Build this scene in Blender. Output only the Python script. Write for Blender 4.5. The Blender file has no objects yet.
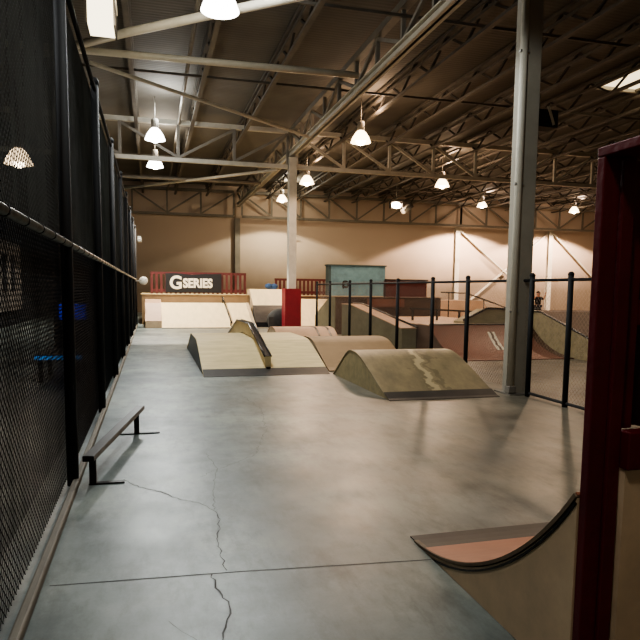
import bpy, bmesh, math, random
from math import sin, cos, pi, atan, sqrt
from mathutils import Vector, Matrix
random.seed(7)
SC = bpy.context.scene
COL = SC.collection

# ------------------------------------------------------------------ materials
def srgb(r, g, b):
    f = lambda c: (c/12.92 if c <= .04045 else ((c+.055)/1.055)**2.4)
    return (f(r/255), f(g/255), f(b/255), 1)

def mat(name, col, rough=.6, metal=0., noise=0., nscale=6., col2=None, bump=0., bscale=40., stretch=(1, 1, 1), spec=.5):
    m = bpy.data.materials.new(name); m.use_nodes = True
    nt = m.node_tree; N = nt.nodes; L = nt.links
    b = N['Principled BSDF']
    b.inputs['Roughness'].default_value = rough
    b.inputs['Metallic'].default_value = metal
    b.inputs['Specular IOR Level'].default_value = spec
    b.inputs['Base Color'].default_value = col
    tc = N.new('ShaderNodeTexCoord'); mp = N.new('ShaderNodeMapping')
    mp.inputs['Scale'].default_value = stretch
    L.new(tc.outputs['Object'], mp.inputs['Vector'])
    if noise > 0 or col2:
        n = N.new('ShaderNodeTexNoise'); n.inputs['Scale'].default_value = nscale
        n.inputs['Detail'].default_value = 6; n.inputs['Roughness'].default_value = .65
        L.new(mp.outputs['Vector'], n.inputs['Vector'])
        r = N.new('ShaderNodeValToRGB')
        c2 = col2 or tuple(c*(1-noise) for c in col[:3])+(1,)
        r.color_ramp.elements[0].color = c2; r.color_ramp.elements[0].position = .32
        r.color_ramp.elements[1].color = col; r.color_ramp.elements[1].position = .66
        L.new(n.outputs['Fac'], r.inputs['Fac']); L.new(r.outputs['Color'], b.inputs['Base Color'])
    if bump > 0:
        n2 = N.new('ShaderNodeTexNoise'); n2.inputs['Scale'].default_value = bscale
        L.new(mp.outputs['Vector'], n2.inputs['Vector'])
        bp = N.new('ShaderNodeBump'); bp.inputs['Strength'].default_value = bump
        bp.inputs['Distance'].default_value = .02
        L.new(n2.outputs['Fac'], bp.inputs['Height']); L.new(bp.outputs['Normal'], b.inputs['Normal'])
    return m

def emit(name, col, s):
    m = bpy.data.materials.new(name); m.use_nodes = True
    nt = m.node_tree; nt.nodes.clear()
    e = nt.nodes.new('ShaderNodeEmission'); e.inputs[0].default_value = col; e.inputs[1].default_value = s
    o = nt.nodes.new('ShaderNodeOutputMaterial'); nt.links.new(e.outputs[0], o.inputs[0])
    return m

M = {}
M['plywood'] = mat('plywood', srgb(206, 186, 140), .55, noise=.25, nscale=2.2, stretch=(1, 5, 3), spec=.4)
M['plywood_pale'] = mat('plywood_pale', srgb(222, 200, 158), .5, noise=.14, nscale=2, stretch=(3, 1, 1))
M['ply_olive'] = mat('ply_olive', srgb(150, 136, 100), .6, noise=.35, nscale=2.4, stretch=(1, 3, 3))
M['ply_green'] = mat('ply_green', srgb(112, 106, 78), .6, noise=.3, nscale=2, stretch=(1, 1, 2))
M['ply_side'] = mat('ply_side', srgb(186, 164, 134), .6, noise=.22, nscale=5, stretch=(1, 1, 1))
M['ply_brown'] = mat('ply_brown', srgb(92, 66, 48), .6, noise=.3, nscale=1.8, stretch=(1, 1, 3))
M['ply_red'] = mat('ply_red', srgb(132, 84, 66), .5, noise=.25, nscale=1.6, stretch=(2, 1, 1))
M['ply_pink'] = mat('ply_pink', srgb(186, 150, 120), .55, noise=.2, nscale=2)
M['ply_tan'] = mat('ply_tan', srgb(138, 112, 80), .6, noise=.2, nscale=2)
M['ply_edge'] = mat('ply_edge', srgb(120, 104, 84), .7, noise=.4, nscale=9)
M['near_side'] = mat('near_side', srgb(222, 198, 166), .6, noise=.2, nscale=4)
M['orange_ply'] = mat('orange_ply', srgb(158, 104, 78), .55, noise=.2, nscale=4)
M['steel_plate'] = mat('steel_plate', srgb(66, 62, 58), .5, .35, noise=.3, nscale=5)
M['dark_steel'] = mat('dark_steel', srgb(46, 44, 44), .4, .7, noise=.3, nscale=12)
M['coping'] = mat('coping', srgb(70, 66, 62), .3, .85)
M['black_post'] = mat('black_post', srgb(20, 20, 22), .75, .0, noise=.3, nscale=8)
M['black_wire'] = mat('black_wire', srgb(44, 45, 48), .5, .25, noise=.3, nscale=3)
M['grey_wire'] = mat('grey_wire', srgb(104, 105, 102), .6, .2, noise=.5, nscale=2)
M['galv'] = mat('galv', srgb(170, 168, 162), .4, .7, noise=.25, nscale=9)
M['galv_wire'] = mat('galv_wire', srgb(150, 132, 116), .6, .4)
M['rail_metal'] = mat('rail_metal', srgb(150, 148, 140), .35, .6, noise=.4, nscale=10)
M['col_paint'] = mat('col_paint', srgb(156, 150, 136), .5, noise=.14, nscale=3, bump=.1)
M['pipe_paint'] = mat('pipe_paint', srgb(206, 200, 184), .42, noise=.12, nscale=4)
M['white_steel'] = mat('white_steel', srgb(196, 190, 176), .55, noise=.2, nscale=3)
M['grey_steel'] = mat('grey_steel', srgb(128, 122, 112), .6, noise=.25, nscale=3)
M['joist_steel'] = mat('joist_steel', srgb(100, 94, 86), .6, noise=.25, nscale=3)
M['web_dark'] = mat('web_dark', srgb(56, 52, 48), .7)
M['red_paint'] = mat('red_paint', srgb(100, 20, 30), .5, noise=.28, nscale=5, bump=.12)
M['red_dark'] = mat('red_dark', srgb(44, 12, 18), .6, noise=.3, nscale=4)
M['red_pad'] = mat('red_pad', srgb(126, 24, 36), .55, noise=.2, nscale=4, bump=.2, bscale=9)
M['red_fence'] = mat('red_fence', srgb(88, 30, 28), .6, noise=.3, nscale=4)
M['maroon'] = mat('maroon', srgb(84, 28, 26), .6, noise=.3, nscale=3)
M['teal'] = mat('teal', srgb(112, 150, 160), .55, noise=.1, nscale=1.4, col2=srgb(84, 112, 124))
M['teal_dark'] = mat('teal_dark', srgb(62, 82, 84), .6, noise=.2, nscale=3)
M['black_fabric'] = mat('black_fabric', srgb(22, 20, 22), .8, noise=.3, nscale=5)
M['ink'] = mat('ink', srgb(36, 34, 36), .8)
M['letter'] = mat('letter', srgb(226, 214, 190), .7)
M['grey_tarp'] = mat('grey_tarp', srgb(62, 60, 56), .75, noise=.4, nscale=4, bump=.4, bscale=6)
M['blue_bag'] = mat('blue_bag', srgb(38, 70, 110), .7, noise=.3, nscale=6)
M['white_plastic'] = mat('white_plastic', srgb(206, 200, 186), .5, noise=.1)
M['curb_wood'] = mat('curb_wood', srgb(112, 106, 94), .7, noise=.35, nscale=4, stretch=(6, 1, 6))
M['skin'] = mat('skin', srgb(176, 122, 98), .55, noise=.08)
M['hair'] = mat('hair', srgb(40, 26, 20), .8, noise=.3, nscale=20)
M['shirt'] = mat('shirt', srgb(34, 26, 30), .85, noise=.3, nscale=10)
M['trouser'] = mat('trouser', srgb(44, 42, 46), .85, noise=.2)
M['shoe'] = mat('shoe', srgb(28, 28, 30), .7)
M['crack'] = mat('crack', srgb(66, 66, 64), .9)
M['lounge'] = mat('lounge', srgb(30, 30, 34), .85, noise=.5, nscale=1.6)
M['cabinet_dark'] = mat('cabinet_dark', srgb(34, 34, 40), .7, noise=.3)
M['pale_panel'] = mat('pale_panel', srgb(120, 114, 108), .7, noise=.6, nscale=2.5)
M['bulb_cool'] = emit('bulb_cool', (1, .98, .93, 1), 42)
M['bulb_warm'] = emit('bulb_warm', (1, .80, .56, 1), 26)
M['skylight_glow'] = emit('skylight_glow', (1, .8, .5, 1), 1.6)
M['box_glow'] = emit('box_glow', (1, .88, .62, 1), 2.6)
M['screen_blue'] = emit('screen_blue', (.04, .06, .8, 1), 1.3)
M['neon_cyan'] = emit('neon_cyan', (.06, .30, .75, 1), 1.0)
M['shade_cool'] = emit('shade_cool', (1, .97, .92, 1), 7)
M['shade_warm'] = emit('shade_warm', (1, .74, .46, 1), 6)

def netting(nm, colr, lo, hi):
    m = bpy.data.materials.new(nm); m.use_nodes = True
    nt = m.node_tree; N = nt.nodes; L = nt.links; N.clear()
    t = N.new('ShaderNodeBsdfTransparent'); d = N.new('ShaderNodeBsdfDiffuse')
    d.inputs[0].default_value = colr
    tc = N.new('ShaderNodeTexCoord'); n = N.new('ShaderNodeTexNoise'); n.inputs['Scale'].default_value = 1.3; n.inputs['Detail'].default_value = 5
    mp = N.new('ShaderNodeMapping'); mp.inputs['Scale'].default_value = (1, 3, .5)
    L.new(tc.outputs['Object'], mp.inputs[0]); L.new(mp.outputs[0], n.inputs['Vector'])
    r = N.new('ShaderNodeMapRange'); r.inputs['From Min'].default_value = .3; r.inputs['From Max'].default_value = .7
    r.inputs['To Min'].default_value = lo; r.inputs['To Max'].default_value = hi
    L.new(n.outputs['Fac'], r.inputs['Value'])
    x = N.new('ShaderNodeMixShader'); o = N.new('ShaderNodeOutputMaterial')
    L.new(r.outputs['Result'], x.inputs[0]); L.new(t.outputs[0], x.inputs[1]); L.new(d.outputs[0], x.inputs[2]); L.new(x.outputs[0], o.inputs[0])
    return m
M['netting'] = netting('netting', srgb(44, 45, 48), .3, .75)
M['netting_grey'] = netting('netting_grey', srgb(120, 121, 118), .5, .85)

def floor_mat():
    m = bpy.data.materials.new('concrete_floor'); m.use_nodes = True
    nt = m.node_tree; N = nt.nodes; L = nt.links; b = N['Principled BSDF']
    tc = N.new('ShaderNodeTexCoord')
    def noise(sc, det=6, st=(1, 1, 1), rough=.6):
        mp = N.new('ShaderNodeMapping'); mp.inputs['Scale'].default_value = st
        n = N.new('ShaderNodeTexNoise'); n.inputs['Scale'].default_value = sc; n.inputs['Detail'].default_value = det; n.inputs['Roughness'].default_value = rough
        L.new(tc.outputs['Object'], mp.inputs[0]); L.new(mp.outputs[0], n.inputs['Vector']); return n.outputs['Fac']
    def ramp(f, stops):
        r = N.new('ShaderNodeValToRGB')
        while len(r.color_ramp.elements) < len(stops): r.color_ramp.elements.new(.5)
        for e, (p, c) in zip(r.color_ramp.elements, stops): e.position = p; e.color = c
        L.new(f, r.inputs[0]); return r.outputs[0]
    def mix(f, a, c, mode='MIX'):
        x = N.new('ShaderNodeMix'); x.data_type = 'RGBA'; x.blend_type = mode
        if isinstance(f, float): x.inputs[0].default_value = f
        else: L.new(f, x.inputs[0])
        L.new(a, x.inputs[6]) if not isinstance(a, tuple) else setattr(x.inputs[6], 'default_value', a)
        L.new(c, x.inputs[7]) if not isinstance(c, tuple) else setattr(x.inputs[7], 'default_value', c)
        return x.outputs[2]
    base = ramp(noise(.8, 8), [(.34, srgb(78, 88, 88)), (.5, srgb(112, 121, 119)), (.66, srgb(142, 149, 142))])
    # worn warm patches to the right of the lane (old paint and dirt, with some warm lamp light painted in)
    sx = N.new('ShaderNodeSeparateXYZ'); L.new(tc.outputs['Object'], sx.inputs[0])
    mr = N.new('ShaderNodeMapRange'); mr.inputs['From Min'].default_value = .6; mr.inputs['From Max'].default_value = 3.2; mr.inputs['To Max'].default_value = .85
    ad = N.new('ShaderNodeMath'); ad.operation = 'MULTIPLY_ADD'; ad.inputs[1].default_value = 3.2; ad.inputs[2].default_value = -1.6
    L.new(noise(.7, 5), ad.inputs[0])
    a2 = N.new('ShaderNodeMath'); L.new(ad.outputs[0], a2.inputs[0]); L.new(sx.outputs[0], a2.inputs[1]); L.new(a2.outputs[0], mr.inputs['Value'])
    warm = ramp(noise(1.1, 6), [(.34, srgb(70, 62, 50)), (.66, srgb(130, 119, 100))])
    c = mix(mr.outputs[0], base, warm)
    dirt = ramp(noise(3.5, 8, (1, .5, 1), .7), [(.36, (.55, .55, .54, 1)), (.52, (1, 1, 1, 1)), (.8, (1.0, 1.0, 1.0, 1))])
    c = mix(.8, c, dirt, 'MULTIPLY')
    scuff = ramp(noise(9, 8, (1, .25, 1), .75), [(.36, (.68, .68, .68, 1)), (.5, (1, 1, 1, 1))])
    c = mix(.7, c, scuff, 'MULTIPLY')
    spk = ramp(noise(60, 3), [(.35, (.8, .8, .8, 1)), (.6, (1, 1, 1, 1))])
    c = mix(.35, c, spk, 'MULTIPLY')
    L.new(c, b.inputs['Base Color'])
    rr = N.new('ShaderNodeMapRange'); rr.inputs['To Min'].default_value = .27; rr.inputs['To Max'].default_value = .52
    L.new(noise(2.2, 6), rr.inputs['Value']); L.new(rr.outputs[0], b.inputs['Roughness'])
    b.inputs['Specular IOR Level'].default_value = .45
    bp = N.new('ShaderNodeBump'); bp.inputs['Strength'].default_value = .08; bp.inputs['Distance'].default_value = .01
    L.new(noise(5, 6), bp.inputs['Height']); L.new(bp.outputs[0], b.inputs['Normal'])
    return m

def wall_mat():
    m = bpy.data.materials.new('painted_block'); m.use_nodes = True
    nt = m.node_tree; N = nt.nodes; L = nt.links; b = N['Principled BSDF']
    tc = N.new('ShaderNodeTexCoord'); sx = N.new('ShaderNodeSeparateXYZ'); L.new(tc.outputs['Object'], sx.inputs[0])
    n = N.new('ShaderNodeTexNoise'); n.inputs['Scale'].default_value = .5; n.inputs['Detail'].default_value = 6; L.new(tc.outputs['Object'], n.inputs['Vector'])
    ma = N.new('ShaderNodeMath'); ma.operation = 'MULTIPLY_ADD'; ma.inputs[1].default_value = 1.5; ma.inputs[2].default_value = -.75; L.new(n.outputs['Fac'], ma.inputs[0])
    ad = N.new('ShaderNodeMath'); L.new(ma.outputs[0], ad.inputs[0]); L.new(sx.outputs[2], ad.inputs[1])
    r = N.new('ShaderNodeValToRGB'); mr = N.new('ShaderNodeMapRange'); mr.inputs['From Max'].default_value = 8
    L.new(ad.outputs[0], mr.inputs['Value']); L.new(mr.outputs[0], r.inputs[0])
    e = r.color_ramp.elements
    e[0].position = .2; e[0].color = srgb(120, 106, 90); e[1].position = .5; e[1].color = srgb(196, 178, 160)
    L.new(r.outputs[0], b.inputs['Base Color']); b.inputs['Roughness'].default_value = .8
    br = N.new('ShaderNodeTexBrick'); br.inputs['Scale'].default_value = 1; br.inputs['Brick Width'].default_value = .4; br.inputs['Row Height'].default_value = .2; br.inputs['Mortar Size'].default_value = .008
    mp = N.new('ShaderNodeMapping'); mp.inputs['Rotation'].default_value = (pi/2, 0, 0)
    L.new(tc.outputs['Object'], mp.inputs[0]); L.new(mp.outputs[0], br.inputs['Vector'])
    bp = N.new('ShaderNodeBump'); bp.inputs['Strength'].default_value = .15; bp.inputs['Distance'].default_value = .01
    L.new(br.outputs['Fac'], bp.inputs['Height']); L.new(bp.outputs[0], b.inputs['Normal'])
    return m

def deck_mat():
    m = bpy.data.materials.new('roof_deck'); m.use_nodes = True
    nt = m.node_tree; N = nt.nodes; L = nt.links; b = N['Principled BSDF']
    tc = N.new('ShaderNodeTexCoord')
    w = N.new('ShaderNodeTexWave'); w.wave_type = 'BANDS'; w.bands_direction = 'Y'; w.inputs['Scale'].default_value = 2.2
    L.new(tc.outputs['Object'], w.inputs['Vector'])
    n = N.new('ShaderNodeTexNoise'); n.inputs['Scale'].default_value = .8; n.inputs['Detail'].default_value = 5; L.new(tc.outputs['Object'], n.inputs['Vector'])
    r = N.new('ShaderNodeValToRGB'); r.color_ramp.elements[0].color = srgb(84, 80, 75); r.color_ramp.elements[1].color = srgb(112, 107, 99)
    L.new(n.outputs['Fac'], r.inputs[0]); L.new(r.outputs[0], b.inputs['Base Color']); b.inputs['Roughness'].default_value = .8
    bp = N.new('ShaderNodeBump'); bp.inputs['Strength'].default_value = .22; bp.inputs['Distance'].default_value = .03
    L.new(w.outputs['Fac'], bp.inputs['Height']); L.new(bp.outputs[0], b.inputs['Normal'])
    return m

def worn_mat(name, base, base2, streak):
    """plywood ramp skin with a pale worn streak and dark scrapes across it"""
    m = mat(name, base, .5, noise=.3, nscale=2.5, col2=base2, stretch=(2, 1, 1))
    nt = m.node_tree; N = nt.nodes; L = nt.links; b = N['Principled BSDF']
    src = b.inputs['Base Color'].links[0].from_socket
    tc = N.new('ShaderNodeTexCoord'); sx = N.new('ShaderNodeSeparateXYZ')
    n = N.new('ShaderNodeTexNoise'); n.inputs['Scale'].default_value = 2.6; n.inputs['Detail'].default_value = 5
    L.new(tc.outputs['Object'], n.inputs['Vector']); L.new(tc.outputs['Object'], sx.inputs[0])
    def math(op, a, c, d=None):
        q = N.new('ShaderNodeMath'); q.operation = op
        for i, v in enumerate((a, c, d)):
            if v is None: continue
            if isinstance(v, (int, float)): q.inputs[i].default_value = v
            else: L.new(v, q.inputs[i])
        return q.outputs[0]
    for x0, wd, colr, st in ((0.02, .10, streak, .6), (.24, .05, srgb(88, 78, 58), .55), (-.12, .03, srgb(96, 84, 62), .5)):
        d = math('MULTIPLY_ADD', n.outputs['Fac'], 1.1, -.55)
        d = math('ADD', d, math('SUBTRACT', sx.outputs[0], x0))
        d = math('ABSOLUTE', d, 0)
        f = math('SUBTRACT', 1, math('DIVIDE', d, wd)); f = math('MAXIMUM', f, 0); f = math('MINIMUM', math('MULTIPLY', f, 2.5), st)
        x = N.new('ShaderNodeMix'); x.data_type = 'RGBA'; L.new(f, x.inputs[0]); L.new(src, x.inputs[6]); x.inputs[7].default_value = colr
        src = x.outputs[2]
    L.new(src, b.inputs['Base Color'])
    return m
M['worn'] = worn_mat('worn_skin', srgb(138, 122, 90), srgb(108, 96, 72), srgb(188, 168, 130))
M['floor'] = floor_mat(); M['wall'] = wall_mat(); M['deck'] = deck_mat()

# ------------------------------------------------------------------ mesh builder
class MB:
    def __init__(s): s.v = []; s.f = []; s.sm = []
    def add(s, vs, fs, smooth=False):
        o = len(s.v); s.v += [tuple(v) for v in vs]; s.f += [tuple(i+o for i in f) for f in fs]; s.sm += [smooth]*len(fs); return s
    def box(s, x0, x1, y0, y1, z0, z1):
        vs = [(x, y, z) for z in (z0, z1) for y in (y0, y1) for x in (x0, x1)]
        return s.add(vs, [(0, 2, 3, 1), (4, 5, 7, 6), (0, 1, 5, 4), (2, 6, 7, 3), (0, 4, 6, 2), (1, 3, 7, 5)])
    def bar(s, a, b, w, h=None, up=(0, 0, 1)):
        h = h or w; a = Vector(a); b = Vector(b); d = (b-a).normalized(); up = Vector(up)
        if abs(d.dot(up)) > .98: up = Vector((0, 1, 0))
        r = d.cross(up).normalized()*(w/2); u = r.cross(d).normalized()*(h/2)
        vs = [p+sx*r+sy*u for p in (a, b) for sx, sy in ((-1, -1), (1, -1), (1, 1), (-1, 1))]
        return s.add(vs, [(3, 2, 1, 0), (4, 5, 6, 7), (0, 1, 5, 4), (1, 2, 6, 5), (2, 3, 7, 6), (3, 0, 4, 7)])
    def tube(s, pts, r, n=10, cap=True):
        pts = [Vector(p) for p in pts]; rs = r if isinstance(r, (list, tuple)) else [r]*len(pts); rings = []; pu = None
        for i, p in enumerate(pts):
            d = ((pts[i+1]-p) if i < len(pts)-1 else Vector((0, 0, 0))) 
            e = ((p-pts[i-1]) if i > 0 else Vector((0, 0, 0)))
            t = (d.normalized()+e.normalized()).normalized()
            up = pu if pu is not None else (Vector((0, 0, 1)) if abs(t.z) < .9 else Vector((0, 1, 0)))
            x = t.cross(up).normalized(); u = x.cross(t).normalized(); pu = u
            rings.append([p+rs[i]*(cos(2*pi*k/n)*x+sin(2*pi*k/n)*u) for k in range(n)])
        vs = [v for g in rings for v in g]; fs = []
        for i in range(len(pts)-1):
            for k in range(n): fs.append((i*n+k, i*n+(k+1) % n, (i+1)*n+(k+1) % n, (i+1)*n+k))
        s.add(vs, fs, True)
        if cap:
            s.add(rings[0], [tuple(range(n))[::-1]]); s.add(rings[-1], [tuple(range(n))])
        return s
    def lathe(s, prof, n=20, c=(0, 0, 0)):
        vs = [(c[0]+r*cos(2*pi*k/n), c[1]+r*sin(2*pi*k/n), c[2]+z) for r, z in prof for k in range(n)]; fs = []
        for i in range(len(prof)-1):
            for k in range(n): fs.append((i*n+k, i*n+(k+1) % n, (i+1)*n+(k+1) % n, (i+1)*n+k))
        return s.add(vs, fs, True)
    def prism_x(s, prof, x0, x1, smooth=False):
        """prof: (y,z) polygon extruded along x"""
        n = len(prof); vs = [(x0, y, z) for y, z in prof]+[(x1, y, z) for y, z in prof]
        fs = [tuple(range(n))[::-1], tuple(range(n, 2*n))]
        s.add(vs, fs); 
        return s.add(vs, [(i, (i+1) % n, n+(i+1) % n, n+i) for i in range(n)], smooth)
    def prism_y(s, prof, y0, y1):
        n = len(prof); vs = [(x, y0, z) for x, z in prof]+[(x, y1, z) for x, z in prof]
        return s.add(vs, [tuple(range(n)), tuple(range(n, 2*n))[::-1]]+[(i, n+i, n+(i+1) % n, (i+1) % n) for i in range(n)])
    def strip(s, prof, x0, x1, t):
        """open profile (y,z) as a skin of thickness t along x"""
        lo = [(y, z) for y, z in prof]; hi = []
        for i, (y, z) in enumerate(prof):
            a = prof[max(i-1, 0)]; b = prof[min(i+1, len(prof)-1)]
            dy, dz = b[0]-a[0], b[1]-a[1]; l = sqrt(dy*dy+dz*dz) or 1
            ny, nz = -dz/l, dy/l
            if nz < 0: ny, nz = -ny, -nz
            hi.append((y+ny*t, z+nz*t))
        return s.prism_x(lo+hi[::-1], x0, x1)
    def ellipsoid(s, c, r, n=16, m=10):
        vs = []; fs = []
        for i in range(m+1):
            t = pi*i/m
            for k in range(n): vs.append((c[0]+r[0]*sin(t)*cos(2*pi*k/n), c[1]+r[1]*sin(t)*sin(2*pi*k/n), c[2]+r[2]*cos(t)))
        for i in range(m):
            for k in range(n): fs.append((i*n+k, (i+1)*n+k, (i+1)*n+(k+1) % n, i*n+(k+1) % n))
        return s.add(vs, fs, True)
    def build(s, name, m, parent=None, bevel=0., at=(0, 0, 0), merge=True):
        me = bpy.data.meshes.new(name); at = Vector(at)
        me.from_pydata([tuple(Vector(v)-at) for v in s.v], [], s.f)
        for p, q in zip(me.polygons, s.sm): p.use_smooth = q
        bm = bmesh.new(); bm.from_mesh(me)
        if merge: bmesh.ops.remove_doubles(bm, verts=bm.verts, dist=1e-5)
        bmesh.ops.recalc_face_normals(bm, faces=bm.faces); bm.to_mesh(me); bm.free()
        me.materials.append(m)
        o = bpy.data.objects.new(name, me); COL.objects.link(o)
        if parent is not None:
            o.parent = parent; base = Vector() if parent.type == 'MESH' else Vector(parent.location)
            o.location = at-base if at.length else -base
        else: o.location = at
        if bevel:
            b = o.modifiers.new('bevel', 'BEVEL'); b.width = bevel; b.segments = 2; b.limit_method = 'ANGLE'
        return o

def tag(o, label, cat, group=None):
    o['label'] = label; o['category'] = cat
    if group: o['group'] = group
    return o
def thing(name, label, cat, loc, group=None):
    o = bpy.data.objects.new(name, None); COL.objects.link(o); o.location = loc; o.empty_display_size = .1
    return tag(o, label, cat, group)
def struct(o): o['kind'] = 'structure'; return o
def copy_tree(o, parent=None):
    c = o.copy(); COL.objects.link(c)
    if parent is not None: c.parent = parent
    for ch in list(o.children): copy_tree(ch, c)
    return c

# ------------------------------------------------------------------ room shell
XL, XR, YF, YB, ZT = -5.2, 34., -4., 39., 7.75
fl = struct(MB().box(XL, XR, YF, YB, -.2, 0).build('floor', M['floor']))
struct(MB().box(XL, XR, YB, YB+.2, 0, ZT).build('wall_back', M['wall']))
struct(MB().box(XL-.2, XL, YF, YB, 0, ZT).build('wall_left', M['lounge']))
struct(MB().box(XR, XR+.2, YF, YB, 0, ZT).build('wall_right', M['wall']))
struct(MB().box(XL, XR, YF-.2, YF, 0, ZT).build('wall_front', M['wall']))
ce = struct(MB().box(XL, XR, YF, YB, ZT, ZT+.2).build('ceiling', M['deck']))

def ribbon(pts, w, name, z=.0012, jitter=0.):
    mb = MB(); P = [Vector((p[0], p[1], 0)) for p in pts]; Q = []
    for a, b in zip(P, P[1:]):
        n = max(2, int((b-a).length/.035)) if jitter else 1
        for i in range(n):
            q = a.lerp(b, i/n); q += Vector((random.uniform(-1, 1), random.uniform(-1, 1), 0))*jitter if i or Q else Vector(); Q.append(q)
    Q.append(P[-1]); vs = []; fs = []
    for i, q in enumerate(Q):
        d = (Q[min(i+1, len(Q)-1)]-Q[max(i-1, 0)]).normalized(); nrm = Vector((-d.y, d.x, 0))
        ww = w*(random.uniform(.45, 1.3) if jitter else 1)/2
        vs += [(q.x+nrm.x*ww, q.y+nrm.y*ww, z), (q.x-nrm.x*ww, q.y-nrm.y*ww, z)]
        if i: fs.append((2*i-2, 2*i-1, 2*i+1, 2*i))
    mb.add(vs, fs); return struct(mb.build(name, M['crack'], fl))
ribbon([(-.52, 3.235), (.43, 3.165), (1.49, 3.06)], .007, 'joint')
ribbon([(-.236, 4.972), (-.091, 4.72), (.044, 4.6), (.17, 4.40), (.294, 4.29), (.383, 4.133), (.40, 3.937), (.365, 3.63), (.352, 3.366), (.364, 3.195)], .007, 'crack', jitter=.012)
ribbon([(.282, 3.17), (.287, 3.02), (.324, 2.856), (.329, 2.748), (.29, 2.626), (.264, 2.541), (.25, 2.3)], .008, 'crack', jitter=.01)
ribbon([(.383, 4.133), (.43, 4.6), (.5, 5.1), (.46, 5.6)], .004, 'crack', jitter=.012)
ribbon([(.35, 4.9), (.9, 5.5), (1.15, 6.4), (1.3, 7.6), (1.2, 8.6)], .003, 'crack', jitter=.02)
ribbon([(.05, 2.75), (.12, 2.62), (.2, 2.52), (.33, 2.46)], .003, 'crack', jitter=.004)
# the lane seam further up and across
ribbon([(-.5, 7.35), (1.5, 7.2), (3.0, 7.05)], .004, 'joint')

# ------------------------------------------------------------------ wall framing
PIL = [5.15, 20.12, 27.4]
nm = ['behind the girder end', 'right of the padded column, braces starting on it', 'at the far right behind the chain-link fence']
for x, n in zip(PIL, nm):
    t = thing('wall_pilaster', f'tall steel wall pilaster {n}', 'pilaster', (x, 38.9, 0), 'back wall pilasters')
    mb = MB(); mb.box(x-.16, x+.16, 38.74, 38.77, 0, 5.8); mb.box(x-.16, x+.16, 38.95, 38.99, 0, 5.8); mb.box(x-.03, x+.03, 38.77, 38.95, 0, 5.8)
    mb.build('flanged_post', M['white_steel'] if x > 6 else M['grey_steel'], t)
    MB().box(x-.25, x+.25, 38.7, 38.99, 0, .03).build('base_plate', M['grey_steel'], t)
for i, (a, b, n) in enumerate([((20.3, 5.6), (26.3, .9), 'running down to the right from the pilaster right of the padded column'),
                              ((27.2, 5.6), (21.3, .9), 'running down to the left from the far right pilaster'),
                              ((27.6, 5.6), (33., .9), 'running down to the right from the far right pilaster')]):
    tag(MB().bar((a[0], 38.8+.08*(i % 2), a[1]), (b[0], 38.8+.08*(i % 2), b[1]), .11).build('wall_brace', M['white_steel']), f'diagonal wall brace {n}', 'brace', 'back wall braces')

# ------------------------------------------------------------------ roof steel
def truss(x0, x1, y, zb, zt, panel, name, label, m1, m2, flip=False, cw=.16):
    t = thing(name, label, 'truss', (x0, y, zb), 'roof trusses')
    MB().box(x0, x1, y-cw/2, y+cw/2, zb, zb+.14).build('bottom_chord', m1, t)
    MB().box(x0, x1, y-cw/2, y+cw/2, zt-.16, zt).build('top_chord', m1, t)
    n = round((x1-x0)/panel)
    for i in range(n+1):
        x = x0+(x1-x0)*i/n
        MB().bar((x, y, zb+.14), (x, y, zt-.16), .10).build('vertical', m2, t)
        if i < n:
            xa, xb = x, x+(x1-x0)/n
            up_left = (i < n/2) != flip
            a = (xa+.05, y, zt-.2) if up_left else (xa+.05, y, zb+.18)
            b = (xb-.05, y, zb+.18) if up_left else (xb-.05, y, zt-.2)
            MB().bar(a, b, .09).build('diagonal', m2, t)
    return t
truss(5.32, 20.2, 23.3, 5.98, 7.42, 1.86, 'roof_truss', 'pale steel truss right of the girder, crossing above the red padded column', M['white_steel'], M['white_steel'])
truss(20.2, 33.6, 23.3, 5.98, 7.42, 1.86, 'roof_truss', 'pale steel truss carrying on to the right behind the big grey column', M['white_steel'], M['white_steel'])
truss(-5, 4.98, 23.3, 5.98, 7.42, 1.86, 'roof_truss', 'pale steel truss left of the girder, lit by the two cool lamps', M['white_steel'], M['grey_steel'])
truss(5.4, 20.2, 38.55, 5.82, 7.42, 1.86, 'roof_truss', 'far truss along the top of the back wall, right of the girder end', M['grey_steel'], M['grey_steel'])
truss(20.2, 33.6, 38.55, 5.82, 7.42, 1.86, 'roof_truss', 'far truss along the back wall at the far right above the wall braces', M['grey_steel'], M['grey_steel'])
truss(-5, 4.9, 38.55, 5.82, 7.42, 1.86, 'roof_truss', 'far truss along the top of the dim back wall, above the banner', M['grey_steel'], M['grey_steel'])

g = thing('roof_girder', 'long pale roof girder running over the column line into the distance', 'girder', (5.15, 8, 6.4))
mb = MB(); mb.box(5.04, 5.26, 4, 38.4, 6.44, 6.47); mb.box(5.04, 5.26, 4, 38.4, 6.63, 6.66); mb.box(5.12, 5.18, 4, 38.4, 6.44, 6.62); mb.build('bottom_beam', M['white_steel'], g)
MB().box(5.05, 5.25, 4, 38.4, 7.30, 7.46).build('top_beam', M['grey_steel'], g)
k = 0; y = 5.0
while y < 38:
    MB().bar((5.15, y, 6.66), (5.15, y, 7.3), .09).build('vertical', M['grey_steel'], g)
    MB().bar((5.15, y+.08, 6.7 if k % 2 else 7.26), (5.15, y+1.45, 7.26 if k % 2 else 6.7), .08).build('diagonal', M['grey_steel'], g)
    y += 1.53; k += 1

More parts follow.
